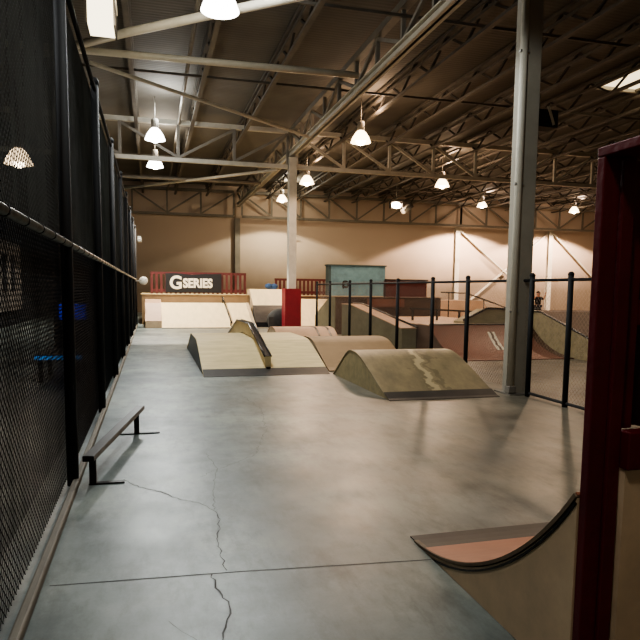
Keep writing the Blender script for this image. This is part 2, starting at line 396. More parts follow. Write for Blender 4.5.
ordn = ['first', 'second', 'third', 'fourth', 'fifth', 'sixth', 'seventh', 'eighth', 'ninth', 'tenth', 'eleventh', 'twelfth', 'thirteenth', 'fourteenth']
def joist(x, label):
    t = thing('bar_joist', label, 'joist', (x, 10, 7.5), 'bar joists under the roof deck')
    MB().box(x-.075, x+.075, 3, 38.9, 7.62, 7.70).build('top_chord', M['joist_steel'], t)
    MB().box(x-.07, x+.07, 3, 38.9, 7.43, 7.50).build('lower_flange', M['joist_steel'], t)
    MB().box(x-.06, x+.06, 3, 38.9, 7.06, 7.13).build('bottom_chord', M['joist_steel'], t)
    mb = MB(); y = 3.0; k = 0
    while y < 38:
        mb.bar((x, y, 7.10 if k % 2 else 7.64), (x, y+.95, 7.64 if k % 2 else 7.10), .05); y += .95; k += 1
    mb.build('web', M['web_dark'], t)
for i in range(14): joist(5.15+1.86*(i+1)-(.9 if False else 0), f'{ordn[i]} open-web roof joist to the right of the pale girder')
for i in range(5): joist(5.15-1.86*(i+1), f'{ordn[i]} open-web roof joist to the left of the pale girder')
# bridging angles across the joists
for y, n in ((12.6, 'nearest the camera'), (17.6, 'before the padded column'), (28.4, 'beyond the padded column'), (33.4, 'nearest the back wall')):
    tag(MB().box(-5, 33.8, y-.03, y+.03, 7.14, 7.2).build('joist_bridging', M['joist_steel']), f'thin steel bridging strip crossing under the roof joists, {n}', 'bridging', 'bridging strips')
# struts and rods left of the girder
tag(MB().tube([(-4.5, 14.7, 6.5), (4.75, 14.36, 6.5)], .075).build('strut', M['pipe_paint']), 'long pale horizontal pipe strut nearest the camera, ending at the girder', 'strut', 'struts left of the girder')
tag(MB().tube([(-4.5, 29.3, 6.35), (4.95, 29.0, 6.35)], .07).build('strut', M['grey_steel']), 'far horizontal pipe strut beyond the two cool lamps, level with the bare wall top', 'strut', 'struts left of the girder')
tag(MB().tube([(-2.2, 15.1, 6.52), (-.349, 13.62, 6.62), (2.81, 10.96, 6.62), (5.0, 9.1, 6.62)], .085).build('diagonal_strut', M['pipe_paint']), 'bright pale diagonal pipe strut crossing beside the brightest lamp', 'strut', 'struts left of the girder')
tag(MB().tube([(-1.23, 14.95, 6.38), (4.95, 19.95, 6.38)], .045).build('brace_rod', M['white_steel']), 'thin diagonal brace rod running back from the near strut to the girder', 'rod', 'brace rods')
tag(MB().tube([(-3.2, 34.5, 6.3), (4.95, 25.3, 6.3)], .06).build('brace_rod', M['white_steel']), 'thin diagonal brace rod above the banner, slanting up to the right', 'rod', 'brace rods')
tag(MB().tube([(1.0, 5, 7.3), (1.0, 38.4, 7.3)], .05).build('conduit', M['grey_steel']), 'straight grey conduit running down the hall under the left roof deck', 'conduit')

# ------------------------------------------------------------------ columns
c = thing('steel_column', 'big grey steel column standing in the chain-link fence line', 'column', (5.17, 8.05, 0))
mb = MB(); mb.box(5.06, 5.32, 7.93, 8.19, 0, 7.3); mb.build('shaft', M['col_paint'], c, bevel=.012)
MB().tube([(5.03, 7.93, .12), (5.03, 7.93, 7.2)], .052, 14).build('conduit_pipe', M['pipe_paint'], c)
mb = MB(); mb.box(4.98, 5.40, 7.84, 8.28, 0, .02); mb.build('base_plate', M['grey_steel'], c)
mb = MB()
for z in (1.2, 3.0, 4.8): mb.box(4.965, 5.10, 7.90, 7.96, z, z+.03)
mb.build('pipe_strap', M['galv'], c)
MB().box(4.975, 5.085, 7.86, 7.99, .03, .13).build('junction_box', M['grey_steel'], c, bevel=.01)
c = thing('steel_column', 'pale steel column in the middle distance rising out of a red pad', 'column', (5.15, 23.3, 0))
MB().box(5.0, 5.3, 23.12, 23.42, 0, 6.4).build('shaft', M['white_steel'], c, bevel=.012)
mb = MB(); mb.box(5.3, 5.52, 23.2, 23.3, 3.28, 3.36); mb.build('bracket', M['white_plastic'], c)
p = thing('column_pad', 'red square protective pad wrapped round the middle distance column', 'pad', (5.15, 23.3, 0))
mb = MB()
mb.box(4.84, 5.46, 22.96, 23.11, 0, 1.52); mb.box(4.84, 5.46, 23.43, 23.58, 0, 1.52); mb.box(4.84, 4.99, 23.11, 23.43, 0, 1.52); mb.box(5.31, 5.46, 23.11, 23.43, 0, 1.52)
mb.build('foam_wrap', M['red_pad'], p, merge=False)
# ------------------------------------------------------------------ chain-link
def wires(x, y0, y1, z0, z1, pitch, r, slope=1.0):
    """two families of straight strands in a plane x=const"""
    mb = MB(); H = z1-z0; run = H/slope
    for fam in (0, 1):
        s = y0-run
        while s < y1:
            a, b = s, s+run
            ta, tb = 0., 1.
            if a < y0: ta = (y0-a)/run
            if b > y1: tb = (y1-a)/run
            if tb > ta:
                za, zb = z0+H*ta, z0+H*tb; ya, yb = a+run*ta, a+run*tb
                if fam: za, zb = z1-(za-z0), z1-(zb-z0)
                d = Vector((0, yb-ya, zb-za)).normalized(); u = Vector((0, -d.z, d.y))*r
                xx = x+(r if fam else -r)
                vs = []
                for q in ((ya, za), (yb, zb)):
                    vs += [(xx-r, q[0]+u.y*-.6, q[1]+u.z*-.6), (xx+r, q[0]+u.y*-.6, q[1]+u.z*-.6), (xx, q[0]+u.y, q[1]+u.z)]
                mb.add(vs, [(0, 1, 4, 3), (1, 2, 5, 4), (2, 0, 3, 5)])
            s += pitch
    return mb

FX = -.60
LP = [1.97, 4.92, 7.8, 10.75, 13.7, 16.6, 19.5, 22.4, 25.3]
f = thing('tall_chain_link_fence', 'tall black chain-link fence with dark netting along the left of the lane', 'fence', (FX, 10, 0))
for y in LP:
    o = MB().tube([(FX, y, 0), (FX, y, 3.82)], .043, 12).build('post', M['black_post'], f)
    MB().lathe([(.0, .06), (.03, .05), (.05, .02), (.05, -.03), (.0, -.03)], 12, (FX, y, 3.83)).build('post_cap', M['black_post'], o)
MB().tube([(FX+.02, -1, 1.81), (FX+.02, 25.3, 1.81)], .024, 12).build('middle_rail', M['rail_metal'], f)
MB().tube([(FX, -1, 3.75), (FX, 25.3, 3.75)], .022, 10).build('top_rail', M['black_post'], f)
mb = MB()
y = .3
while y < 16:
    MB().tube([(FX+.02, y, 1.81), (FX+.02, y+.02, 1.81)], .028, 10).build('tie_wire', M['black_post'], f); y += .42
wires(FX-.05, .2, 25.3, .03, 1.81, .054, .0021).build('lower_wire_mesh', M['black_wire'], f, merge=False)
wires(FX-.05, .2, 25.3, 1.81, 3.75, .054, .0021).build('upper_wire_mesh', M['grey_wire'], f, merge=False)
MB().add([(FX-.06, .2, .3), (FX-.06, 25.3, .3), (FX-.06, 25.3, 1.83), (FX-.06, .2, 1.83)], [(0, 1, 2, 3)]).build('lower_netting', M['netting'], f)
MB().add([(FX-.07, .2, 1.83), (FX-.07, 25.3, 1.83), (FX-.07, 25.3, 3.72), (FX-.07, .2, 3.72)], [(0, 1, 2, 3)]).build('upper_netting', M['netting_grey'], f)
cb = tag(MB().box(-.60, -.55, .5, 25.3, 0, .055).build('curb_board', M['curb_wood'], bevel=.012), 'worn grey board lying along the foot of the tall black fence', 'curb')

f = thing('low_chain_link_fence', 'waist-high chain-link fence with black posts beyond the wedge ramps', 'fence', (5.2, 12, 0))
for y in (5.3, 6.9, 7.74, 9.6, 10.97, 12.73, 14.47, 16.15, 18.1, 19.65):
    o = MB().tube([(5.2, y, 0), (5.2, y, 1.72), ], .036, 12).build('post', M['black_post'], f)
    MB().ellipsoid((5.2, y, 1.73), (.042, .042, .035), 12, 8).build('post_cap', M['black_post'], o)
MB().tube([(5.2, 5, 1.66), (5.2, 19.65, 1.66)], .021, 10).build('top_rail', M['black_post'], f)
MB().tube([(5.2, 5, .05), (5.2, 7.7, .05)], .02, 10).build('bottom_rail', M['black_post'], f)
wires(5.235, 5, 19.6, .05, 1.72, .07, .0013).build('wire_mesh', M['galv_wire'], f, merge=False)

# ------------------------------------------------------------------ lane bench rail
b = thing('grind_rail', 'low black flat-bar grind rail standing on the lane beside the tall fence', 'grind rail', (-.4, 5.6, 0))
A = (-.478, 4.80, .225); B_ = (-.136, 6.80, .225)
MB().bar(A, B_, .085, .045).build('top_bar', M['dark_steel'], b, bevel=.006)
for (x, y, f0, f1) in ((-.455, 4.9, .03, .23), (-.172, 6.54, .22, .23)):
    lg = MB().bar((x, y, .0), (x, y, .205), .05).build('leg', M['dark_steel'], b)
    MB().box(x-f0, x+f1, y-.025, y+.025, 0, .012).build('foot', M['dark_steel'], lg)

# ------------------------------------------------------------------ wedge ramps
def wedge(name, label, x0, x1, prof, skin, side, kick, skin2=None, kicky=.22, seam=()):
    """prof: (y,z) open profile front -> back on the floor"""
    cx, cy = (x0+x1)/2, prof[0][1]
    yb = (prof[0][0]+prof[-1][0])/2
    t = thing(name, label, 'ramp', (cx, yb, 0))
    inner = [(y, max(z-.018, 0)) for y, z in prof]
    MB().prism_x(inner, x0+.012, x1-.012).build('side_panel', side, t, at=(cx, yb, 0))
    MB().strip(inner, x0, x1, .02).build('deck_skin', skin, t, at=(cx, yb, 0))
    if kick:
        y0, z0 = prof[0]; y1, z1 = prof[1]; q = kicky/(y1-y0)
        MB().strip([(y0-.06, .0), (y0, .018), (y0+kicky, (z1-z0)*q+.022)], x0+.005, x1-.005, .006).build('kick_plate', M['steel_plate'], t)
    for xs in seam:
        MB().strip([(y, z+.003) for y, z in prof[1:-1]], xs-.03, xs+.03, .006).build('seam_strap', M['dark_steel'], t)
    return t
def smooth_prof(pts, n=4):
    out = []
    for i in range(len(pts)-1):
        p0 = pts[max(i-1, 0)]; p1 = pts[i]; p2 = pts[i+1]; p3 = pts[min(i+2, len(pts)-1)]
        for k in range(n):
            t = k/n
            f_ = lambda a, b, c_, d: .5*(2*b+(c_-a)*t+(2*a-5*b+4*c_-d)*t*t+(3*b-a-3*c_+d)*t**3)
            out.append((f_(p0[0], p1[0], p2[0], p3[0]), max(0, f_(p0[1], p1[1], p2[1], p3[1]))))
    return out+[pts[-1]]

profA = [(10.6, 0), (11.9, .42), (12.15, .485), (12.4, .51), (13.9, .51), (14.15, .47), (15.75, 0)]
wedge('wedge_ramp', 'pale plywood double wedge box in mid floor, split by a grind ledge', .82, 3.05, profA, M['plywood'], M['dark_steel'], True)
l = thing('grind_ledge', 'narrow kinked grind ledge with steel edges riding over the pale wedge box', 'grind ledge', (2.0, 13.5, 0))
prof = [(10.85, .3), (12.8, .775), (14.6, .765), (16.6, .26)]
base = [(16.6, 0), (15.78, .0), (14.17, .49), (13.9, .535), (12.4, .535), (12.1, .50), (11.86, .435), (10.85, .12)]
MB().prism_x(prof+base, 1.925, 2.035).build('ledge_box', M['plywood'], l, at=(2, 13.5, 0))
for x in (1.922, 2.038):
    MB().tube([(x, y, z+.005) for y, z in prof], .017, 8).build('edge_angle', M['coping'], l)
MB().strip([(y, z+.002) for y, z in prof], 1.935, 2.025, .006).build('top_plate', M['dark_steel'], l)
MB().box(1.94, 2.02, 10.78, 10.9, .0, .12).build('end_foot', M['dark_steel'], l)

profB = smooth_prof([(7.86, 0), (8.75, .355), (9.15, .49), (9.45, .525), (9.72, .49), (10.1, .28), (10.53, 0)])
tB = wedge('wedge_ramp', 'olive worn plywood hump ramp nearest the low fence, its top scraped pale', 3.1, 4.78, profB, M['worn'], M['ply_olive'], False)
MB().strip([(7.78, 0), (7.86, .016), (8.02, .078)], 3.1, 4.78, .006).build('kick_plate', M['steel_plate'], tB)
profD = smooth_prof([(10.85, 0), (11.7, .32), (12.1, .47), (12.5, .51), (12.9, .48), (13.4, .26), (13.9, 0)])
wedge('wedge_ramp', 'tan plywood hump ramp tucked behind the pale box and the olive hump', 3.12, 4.76, profD, M['ply_tan'], M['ply_side'], False)
profC = smooth_prof([(15.2, 0), (15.6, .30), (15.95, .46), (16.3, .49), (16.65, .46), (17.0, .30), (17.4, 0)])
wedge('barrel_ramp', 'rosy rounded plywood hump with two dark straps, farthest of the humps', 3.08, 4.7, profC, M['ply_pink'], M['ply_side'], False, seam=(4.2, 4.52))

# ------------------------------------------------------------------ near quarter pipe
R = 1.84; q0 = 3.38; X0, X1 = 1.5, 4.2
arc = [(q0-R*sin(t), R-R*cos(t)) for t in [i*math.radians(54)/24 for i in range(25)]]
yt, zt = arc[-1]
t = thing('quarter_pipe', 'curved plywood quarter pipe in the right foreground, its bare side facing the lane', 'quarter pipe', (2.6, 2.6, 0))
pan = [(y, max(z-.012, 0)) for y, z in arc]+[(yt, 0)]
MB().prism_x(pan, X0, X0+.02).build('side_panel', M['near_side'], t)
MB().prism_x(pan, X1-.02, X1).build('side_panel', M['ply_side'], t)
MB().strip(arc[3:], X0, X1, .012).build('riding_skin', M['orange_ply'], t)
MB().strip(arc[:4], X0, X1, .009).build('transition_plate', M['steel_plate'], t)
MB().strip([(y, z-.034) for y, z in arc[1:]], X0-.006, X0+.014, .010).build('edge_layer', M['dark_steel'], t)
MB().strip([(y, z-.006) for y, z in arc[1:]], X0-.007, X0+.022, .016).build('edge_trim', M['ply_edge'], t)

# ------------------------------------------------------------------ red timber frame at right
t = thing('red_timber_frame', 'dark red painted timber doorway frame at the right edge, nearest the camera', 'frame', (1.7, 1.6, 0))
MB().box(1.505, 1.575, 1.85, 1.888, 0, 1.965).build('jamb_board', M['red_paint'], t, bevel=.004)
MB().box(1.577, 1.63, 1.838, 1.888, 0, 1.965).build('jamb_board', M['red_paint'], t, bevel=.004)
MB().box(1.505, 1.675, .5, 1.888, 1.967, 2.0).build('header_board', M['red_paint'], t, bevel=.004)
MB().box(1.632, 2.6, 1.80, 1.86, .865, 1.005).build('sill_rail', M['red_paint'], t, bevel=.006)
MB().box(1.64, 2.6, 1.82, 1.87, .0, .862).build('plywood_panel', M['near_side'], t)
MB().box(1.632, 2.6, 1.90, 1.92, 1.007, 1.96).build('back_panel', M['red_dark'], t)
MB().box(1.64, 1.69, 1.862, 1.90, 1.007, 1.96).build('back_batten', M['red_paint'], t)
MB().box(1.692, 2.6, 1.862, 1.90, 1.385, 1.475).build('cross_rail', M['red_paint'], t)
mb = MB(); mb.ellipsoid((1.66, 1.62, 2.035), (.05, .07, .032), 14, 8); mb.ellipsoid((1.64, 1.75, 2.025), (.035, .05, .022), 12, 8)
tag(mb.build('crumpled_cloth', M['ply_pink']), 'small crumpled pinkish cloth lying on top of the red timber frame', 'cloth')

# ------------------------------------------------------------------ right-hand course beyond the low fence
def qpipe(y0, y1, h, n=14):
    L_ = y1-y0; Rr = (L_*L_+h*h)/(2*h); tm = math.asin(min(1, L_/Rr))
    return [(y0+Rr*sin(tm*i/n), Rr-Rr*cos(tm*i/n)) for i in range(n+1)]
a = qpipe(11.95, 13.7, .67)
t = thing('quarter_pipe', 'reddish brown quarter pipe behind the low fence, its curved end darkly edged', 'quarter pipe', (7.5, 13, 0))
MB().prism_x([(y, max(z-.015, 0)) for y, z in a]+[(14.4, .655), (14.4, 0)], 6.45, 9.15).build('body_panel', M['ply_brown'], t)
MB().strip(a, 6.43, 9.0, .015).build('riding_skin', M['ply_red'], t)
MB().strip(a, 9.0, 9.2, .02).build('edge_strip', M['ply_brown'], t)
MB().tube([(6.43, 13.7, .68), (9.2, 13.7, .68)], .025, 8).build('coping', M['coping'], t)
MB().box(6.43, 9.15, 13.7, 14.4, .655, .675).build('top_deck', M['ply_pink'], t)
mb = MB(); mk = MB()
for i in range(6, 12):
    (ya, za), (yb, zb) = a[i], a[i+1]; xa = 7.60+.022*i; xb = xa+.022
    mb.add([(xa, ya, za+.021), (xa+.2, ya, za+.021), (xb+.2, yb, zb+.021), (xb, yb, zb+.021)], [(0, 1, 2, 3)])
    ym, zm = (ya+yb)/2, (za+zb)/2
    w0 = .05+.03*(i % 2); w1 = .05+.03*((i+1) % 2)
    mk.add([(xa+w0, ya, za+.026), (xa+w0+.06, ya, za+.026), (xb+w1+.06, yb, zb+.026), (xb+w1, yb, zb+.026)], [(0, 1, 2, 3)])
mb.build('pale_sticker', M['letter'], t); mk.build('sticker_mark', M['ply_brown'], t)

t = thing('ledge_platform', 'yellowish plywood platform behind the brown quarter pipe with a steel rail along its edge', 'platform', (8.8, 15.5, 0))
MB().prism_y([(7.7, 0), (7.7, .72), (8.37, 1.03), (9.95, 1.01), (9.95, 0)], 14.42, 14.92).build('plywood_body', M['ply_olive'], t)
MB().tube([(7.7, 14.4, .76), (8.37, 14.4, 1.06), (9.95, 14.4, 1.03)], .03, 8).build('coping', M['coping'], t)

t = thing('bank_ramp', 'plywood bank descending toward the camera beside the brown quarter pipe', 'ramp', (10, 12.5, 0))
bp = [(14.4, 1.0), (13.3, 1.0), (11.6, .5), (10.2, .06), (10.2, 0), (14.4, 0)]
MB().prism_x(bp, 9.22, 11.2).build('side_panel', M['ply_olive'], t)
MB().strip([(10.2, .06), (11.6, .5), (13.3, 1.0), (14.4, 1.0)], 9.25, 11.2, .015).build('deck_skin', M['ply_brown'], t)
MB().tube([(9.22, 10.6, .2), (9.22, 11.6, .52), (9.22, 13.3, 1.02), (9.22, 14.4, 1.03)], .03, 8).build('coping', M['coping'], t)

t = thing('deck_platform', 'tan topped deck behind the brown quarter pipe carrying a flat rail', 'platform', (6.8, 16, 0))
mb = MB(); mb.box(6.47, 7.66, 14.42, 14.95, 0, .64); mb.box(6.47, 9.2, 14.95, 18.6, 0, .64); mb.build('plywood_body', M['ply_brown'], t)
mb = MB(); mb.box(6.46, 7.66, 14.42, 14.95, .64, .66); mb.box(6.46, 9.2, 14.95, 18.6, .64, .66); mb.build('top_sheet', M['ply_pink'], t)
t = thing('flat_rail', 'flat dark grind rail on short legs standing behind the brown quarter pipe', 'grind rail', (8, 17.9, 0))
MB().bar((7.0, 16.2, 1.0), (9.1, 16.3, .9), .06, .05).build('top_bar', M['coping'], t)
for x, z in ((7.1, .99), (7.85, .96), (8.55, .93)):
    MB().bar((x, 16.24, .66), (x, 16.24, z-.02), .05).build('leg', M['coping'], t)
tag(MB().prism_x([(20.6, 0), (22.0, 1.12), (24.0, 1.12), (24.0, 0)], 9.95, 12.6).build('long_bank', M['ply_pink']), 'long low tan bank against the back of the course, right of the brown platform', 'ramp')
t = thing('handrail', 'thin dark handrail sloping down in front of the long tan bank', 'handrail', (11.5, 20, 0))
MB().tube([(9.9, 20.2, 1.45), (10.9, 20.2, 1.42), (11.6, 20.2, 1.2), (13.4, 20.2, .62)], .024, 8).build('tube_rail', M['coping'], t)
for x, z in ((10.2, 1.44), (11.6, 1.2), (13.3, .65)): MB().tube([(x, 20.2, 0), (x, 20.2, z)], .022, 8).build('leg', M['coping'], t)

t = thing('hubba_ledge', 'greenish plywood ledge box sloping toward the camera just behind the low fence', 'ledge', (6.3, 16.5, 0))
hp = [(14.3, 0), (14.3, .55), (18.4, 1.03), (19.4, 1.03), (19.4, 0)]
MB().prism_x(hp, 5.98, 6.36).build('side_panel', M['ply_green'], t)
MB().strip([(14.3, .55), (18.4, 1.03), (19.4, 1.03)], 5.95, 6.38, .02).build('top_sheet', M['ply_pink'], t)
MB().tube([(6.37, 14.3, .585), (6.37, 18.4, 1.065), (6.37, 19.4, 1.065)], .03, 8).build('coping', M['coping'], t)

t = thing('tall_platform', 'tall brown plywood platform carrying the teal box behind the low fence', 'platform', (8, 22, 0))
pp = [(20.0, 0), (20.0, 1.24), (20.7, 1.24), (22.6, .55), (22.6, 0)]
MB().prism_x(pp, 5.95, 9.8).build('plywood_body', M['ply_brown'], t)
MB().prism_x(pp, 5.92, 5.95).build('side_panel', M['ply_green'], t)
MB().box(5.92, 9.82, 19.97, 20.7, 1.24, 1.26).build('top_sheet', M['ply_brown'], t)
MB().box(7.05, 8.4, 19.94, 19.97, .92, 1.2).build('pale_signboard', M['ply_red'], t)
t = thing('teal_box', 'teal painted plywood box with a dark scrawl standing high behind the brown platform', 'box', (9, 28.2, 1.21))
MB().box(8.02, 10.7, 27.8, 28.3, 1.22, 2.60).build('front_box', M['teal'], t, bevel=.01)
MB().box(7.9, 8.02, 27.8, 28.3, 1.22, 2.60).build('side_panel', M['teal_dark'], t)
MB().box(7.86, 10.75, 27.75, 28.35, 2.60, 2.66).build('top_lip', M['teal_dark'], t)
mb = MB()   # dark scrawl (illegible spray mark) on the front
for cx, cz, rx, rz in ((8.62, 1.72, .06, .19), (8.72, 1.88, .13, .05), (8.74, 1.62, .12, .05), (8.85, 1.74, .04, .11)):
    mb.add([(cx+rx*cos(2*pi*k/12), 27.785, cz+rz*sin(2*pi*k/12)) for k in range(12)], [tuple(range(12))])
mb.build('spray_mark', M['ink'], t, merge=False)
t = thing('curved_panel', 'pale curved plywood side panel rising beside the teal box', 'ramp', (11, 28, 0))
cv = [(10.72, 1.22), (10.72, 2.2)]+[(10.72+.62*(1-cos(u)), 2.2-.96*sin(u)) for u in [i*pi/2/10 for i in range(1, 11)]]
MB().prism_y(cv, 27.85, 27.95).build('plywood_sheet', M['ply_pink'], t)
MB().box(10.8, 11.3, 27.95, 28.05, 1.22, 1.4).build('foot_block', M['ply_side'], t)
t = thing('barrier_panel', 'dark maroon boarded barrier behind the low fence right of the teal box', 'barrier', (10.4, 24, 0))
MB().box(9.5, 11.35, 24.55, 24.62, .9, 1.9).build('board_panel', M['maroon'], t)
MB().box(9.45, 11.4, 24.52, 24.65, 1.9, 1.96).build('top_rail', M['red_dark'], t)
for x in (9.5, 10.4, 11.3): MB().box(x-.05, x+.05, 24.62, 24.72, 0, 1.9).build('post', M['red_dark'], t)

# ------------------------------------------------------------------ back-left course
t = thing('wide_bank', 'wide bright plywood bank ramp below the banner', 'ramp', (2.1, 25, 0))
a = qpipe(23.7, 25.9, .88, 10)
a = [(23.7, 0), (24.2, .14), (25.9, .88)]
MB().prism_x(a+[(26.3, .88), (26.3, 0)], .36, 3.85).build('body_panel', M['ply_side'], t)
MB().strip(a+[(26.3, .88)], .34, 3.86, .015).build('riding_skin', M['plywood_pale'], t)
MB().strip([(y, z+.01) for y, z in a], 3.78, 3.9, .03).build('edge_strip', M['ply_side'], t)
MB().box(.34, 3.86, 23.6, 23.72, 0, .02).build('kick_plate', M['steel_plate'], t)
t = thing('bank_rail', 'thin dark grind rail fixed down the middle of the wide bright bank', 'grind rail', (2.5, 25, 0))
MB().tube([(2.8, 26.1, 1.14), (2.82, 25.9, 1.12), (2.92, 23.75, .2)], .03, 8).build('rail_tube', M['coping'], t)
MB().tube([(2.82, 25.9, .9), (2.82, 25.9, 1.1)], .03, 8).build('leg', M['coping'], t)
MB().tube([(2.91, 23.85, .05), (2.91, 23.85, .22)], .03, 8).build('leg', M['coping'], t)
t = thing('end_box', 'pinkish plywood box ramp at the fence end beside the wide bright bank', 'ramp', (0, 25, 0))
MB().prism_x([(23.9, 0), (23.9, .25), (24.6, .9), (25.6, 1.02), (26.2, 1.02), (26.2, 0)], -.25, .33).build('body_panel', M['ply_side'], t)
MB().strip([(23.9, .25), (24.6, .9), (25.6, 1.02), (26.2, 1.02)], -.26, .335, .015).build('riding_skin', M['ply_pink'], t)
t = thing('upper_platform', 'long raised tan plywood platform carrying the red picket railings', 'platform', (3.5, 30, 0))
MB().box(-.4, 3.97, 26.35, 31, 0, 1.22).build('riser_panel', M['ply_tan'], t)
MB().box(-.45, 3.98, 26.33, 31, 1.22, 1.25).build('top_sheet', M['plywood'], t)
t = thing('tall_bank', 'tall bright plywood bank just left of the red column pad', 'ramp', (4.7, 26, 0))
MB().prism_x([(25.0, 0), (25.0, .62), (26.3, 1.47), (28, 1.47), (28, 0)], 4.02, 5.6).build('body_panel', M['ply_side'], t)
MB().strip([(25.0, .62), (26.3, 1.47), (28, 1.47)], 4.0, 5.62, .015).build('riding_skin', M['plywood_pale'], t)
t = thing('grey_hump', 'grey brown sloping hump in front of the tall bright bank', 'ramp', (4.5, 24.4, 0))
hp = smooth_prof([(24.12, .18), (24.45, .55), (24.8, .8), (24.97, .82)])
MB().prism_x(hp+[(24.97, 0), (24.12, 0)], 3.92, 5.2).build('body_panel', M['black_fabric'], t)
MB().strip(hp, 3.92, 5.2, .015).build('riding_skin', M['steel_plate'], t)
t = thing('right_bank', 'bright plywood bank just right of the red column pad', 'ramp', (6.6, 26, 0))
MB().prism_x([(24.6, 0), (26.2, 1.05), (27.5, 1.05), (27.5, 0)], 5.66, 7.6).build('body_panel', M['ply_side'], t)
MB().strip([(24.6, 0), (26.2, 1.05), (27.5, 1.05)], 5.65, 7.62, .015).build('riding_skin', M['plywood_pale'], t)
t = thing('rear_platform', 'rear brown plywood platform under the second red picket railing', 'platform', (7, 29, 0))
MB().box(5.65, 11.6, 27.55, 31, 0, 1.18).build('riser_panel', M['ply_brown'], t)
MB().box(5.63, 11.62, 27.52, 31, 1.18, 1.21).build('top_sheet', M['ply_side'], t)

def picket(x0, x1, y, z0, z1, label, bm=None):
    t = thing('picket_railing', label, 'railing', (x0, y, z0), 'red picket railings')
    MB().box(x0, x1, y-.04, y+.04, z1-.1, z1).build('top_rail', M['red_fence'], t)
    MB().box(x0, x1, y-.03, y+.03, z0+.08, z0+.2).build('bottom_rail', M['red_fence'], t)
    n = int((x1-x0)/.2)
    for i in range(n+1):
        x = x0+.06+(x1-x0-.12)*i/n
        MB().box(x-.05, x+.05, y-.055, y-.03, z0, z1-.02).build('picket', M['red_fence'], t)
    return t
picket(-.06, 3.98, 27.2, 1.25, 2.17, 'long red picket railing with the black banner tied on it')
picket(5.64, 8.5, 29.2, 1.21, 2.0, 'shorter red picket railing behind the padded column, left of the teal box')

# banner with lettering
def text_mesh(s, size, off):
    cu = bpy.data.curves.new('lettering', 'FONT'); cu.body = s; cu.size = size; cu.offset = off; cu.extrude = .004
    o = bpy.data.objects.new('tmp', cu); COL.objects.link(o)
    bpy.context.view_layer.update()
    me = bpy.data.meshes.new_from_object(o.evaluated_get(bpy.context.evaluated_depsgraph_get()))
    bpy.data.objects.remove(o); return me
bn = thing('banner', 'black G SERIES banner tied to the long red picket railing', 'banner', (1.8, 27.1, 1.3))
mb = MB(); n = 14; vs = []; fs = []
bx0, bx1, bz0, bz1 = .56, 2.9, 1.32, 2.12
for i in range(n+1):
    u = i/n; sag = .05*sin(pi*u)*sin(pi*u)
    x = bx0+(bx1-bx0)*u
    vs += [(x, 27.10, bz0-.01*sin(9*u)), (x, 27.10, bz1-sag-.012*cos(14*u))]
    if i: fs.append((2*i-2, 2*i, 2*i+1, 2*i-1))
mb.add(vs, fs); mb.build('cloth', M['black_fabric'], bn)
for s, size, x, z, sx in (('G', .76, .72, 1.47, .95), ('SERIES', .52, 1.28, 1.53, .86)):
    me = text_mesh(s, size, .022); me.materials.append(M['letter'])
    o = bpy.data.objects.new('lettering', me); COL.objects.link(o); o.parent = bn
    o.matrix_world = Matrix.Translation((x, 27.085, z)) @ Matrix.Rotation(pi/2, 4, 'X') @ Matrix.Diagonal((sx, 1, 1, 1))
    o.matrix_parent_inverse = Matrix.Translation(-Vector(bn.location)) if False else Matrix.Identity(4)
    o.location = Vector((x, 27.085, z))-Vector(bn.location)

# ------------------------------------------------------------------ odds and ends
mb = MB(); mb.ellipsoid((4.9, 23.85, .30), (.6, .24, .46), 20, 12); mb.box(4.35, 5.45, 23.66, 23.8, 0, .42)
tag(mb.build('tarp_heap', M['grey_tarp']), 'dark tarp-covered heap on the floor behind the red column pad', 'heap')
mb = MB(); mb.ellipsoid((5.08, 27.7, 1.62), (.17, .14, .13), 14, 10); mb.ellipsoid((5.34, 27.75, 1.61), (.17, .14, .13), 14, 10); mb.box(5.05, 5.4, 27.62, 27.82, 1.485, 1.62)
tag(mb.build('blue_bag', M['blue_bag']), 'small blue bag sitting on the tall bright bank left of the column', 'bag')
mb = MB(); mb.bar((0, 0, .1), (-.36, 0, .1), .04); mb.lathe([(0, .02), (.12, .03), (.19, .07), (.2, .14), (.19, .2), (.0, .2)], 18)
o = mb.build('round_fixture', M['white_plastic']); o.location = (-.30, 24.6, 1.75); o.scale = (.8, .8, .8); o.rotation_euler = (pi/2, 0, 0)
tag(o, 'pale round drum-shaped fixture at the far end of the tall fence', 'fixture')
mb = MB(); mb.box(-.5, -.36, 24.58, 24.68, 3.2, 3.42); mb.tube([(-.43, 24.6, 3.3), (-.43, 24.45, 3.27)], .06, 12)
tag(mb.build('wall_lamp', M['white_plastic']), 'small pale unlit lamp head high on the far end of the tall fence', 'lamp')

# black loudspeaker hanging under the roof right of the big column
t = thing('loudspeaker', 'black loudspeaker hung under the roof above the red timber frame', 'speaker', (10.75, 16, 6.1))
MB().box(10.25, 11.15, 15.7, 16.2, 6.12, 6.6).build('cabinet', M['black_fabric'], t, bevel=.02)
for x in (10.4, 11.0):
    MB().bar((x, 15.68, 6.18), (x-.2, 15.68, 6.68), .07, .03, (0, 1, 0)).build('bracket', M['white_steel'], t)
MB().tube([(10.7, 15.95, 6.6), (10.7, 15.95, 7.1)], .02, 8).build('hanger', M['grey_steel'], t)

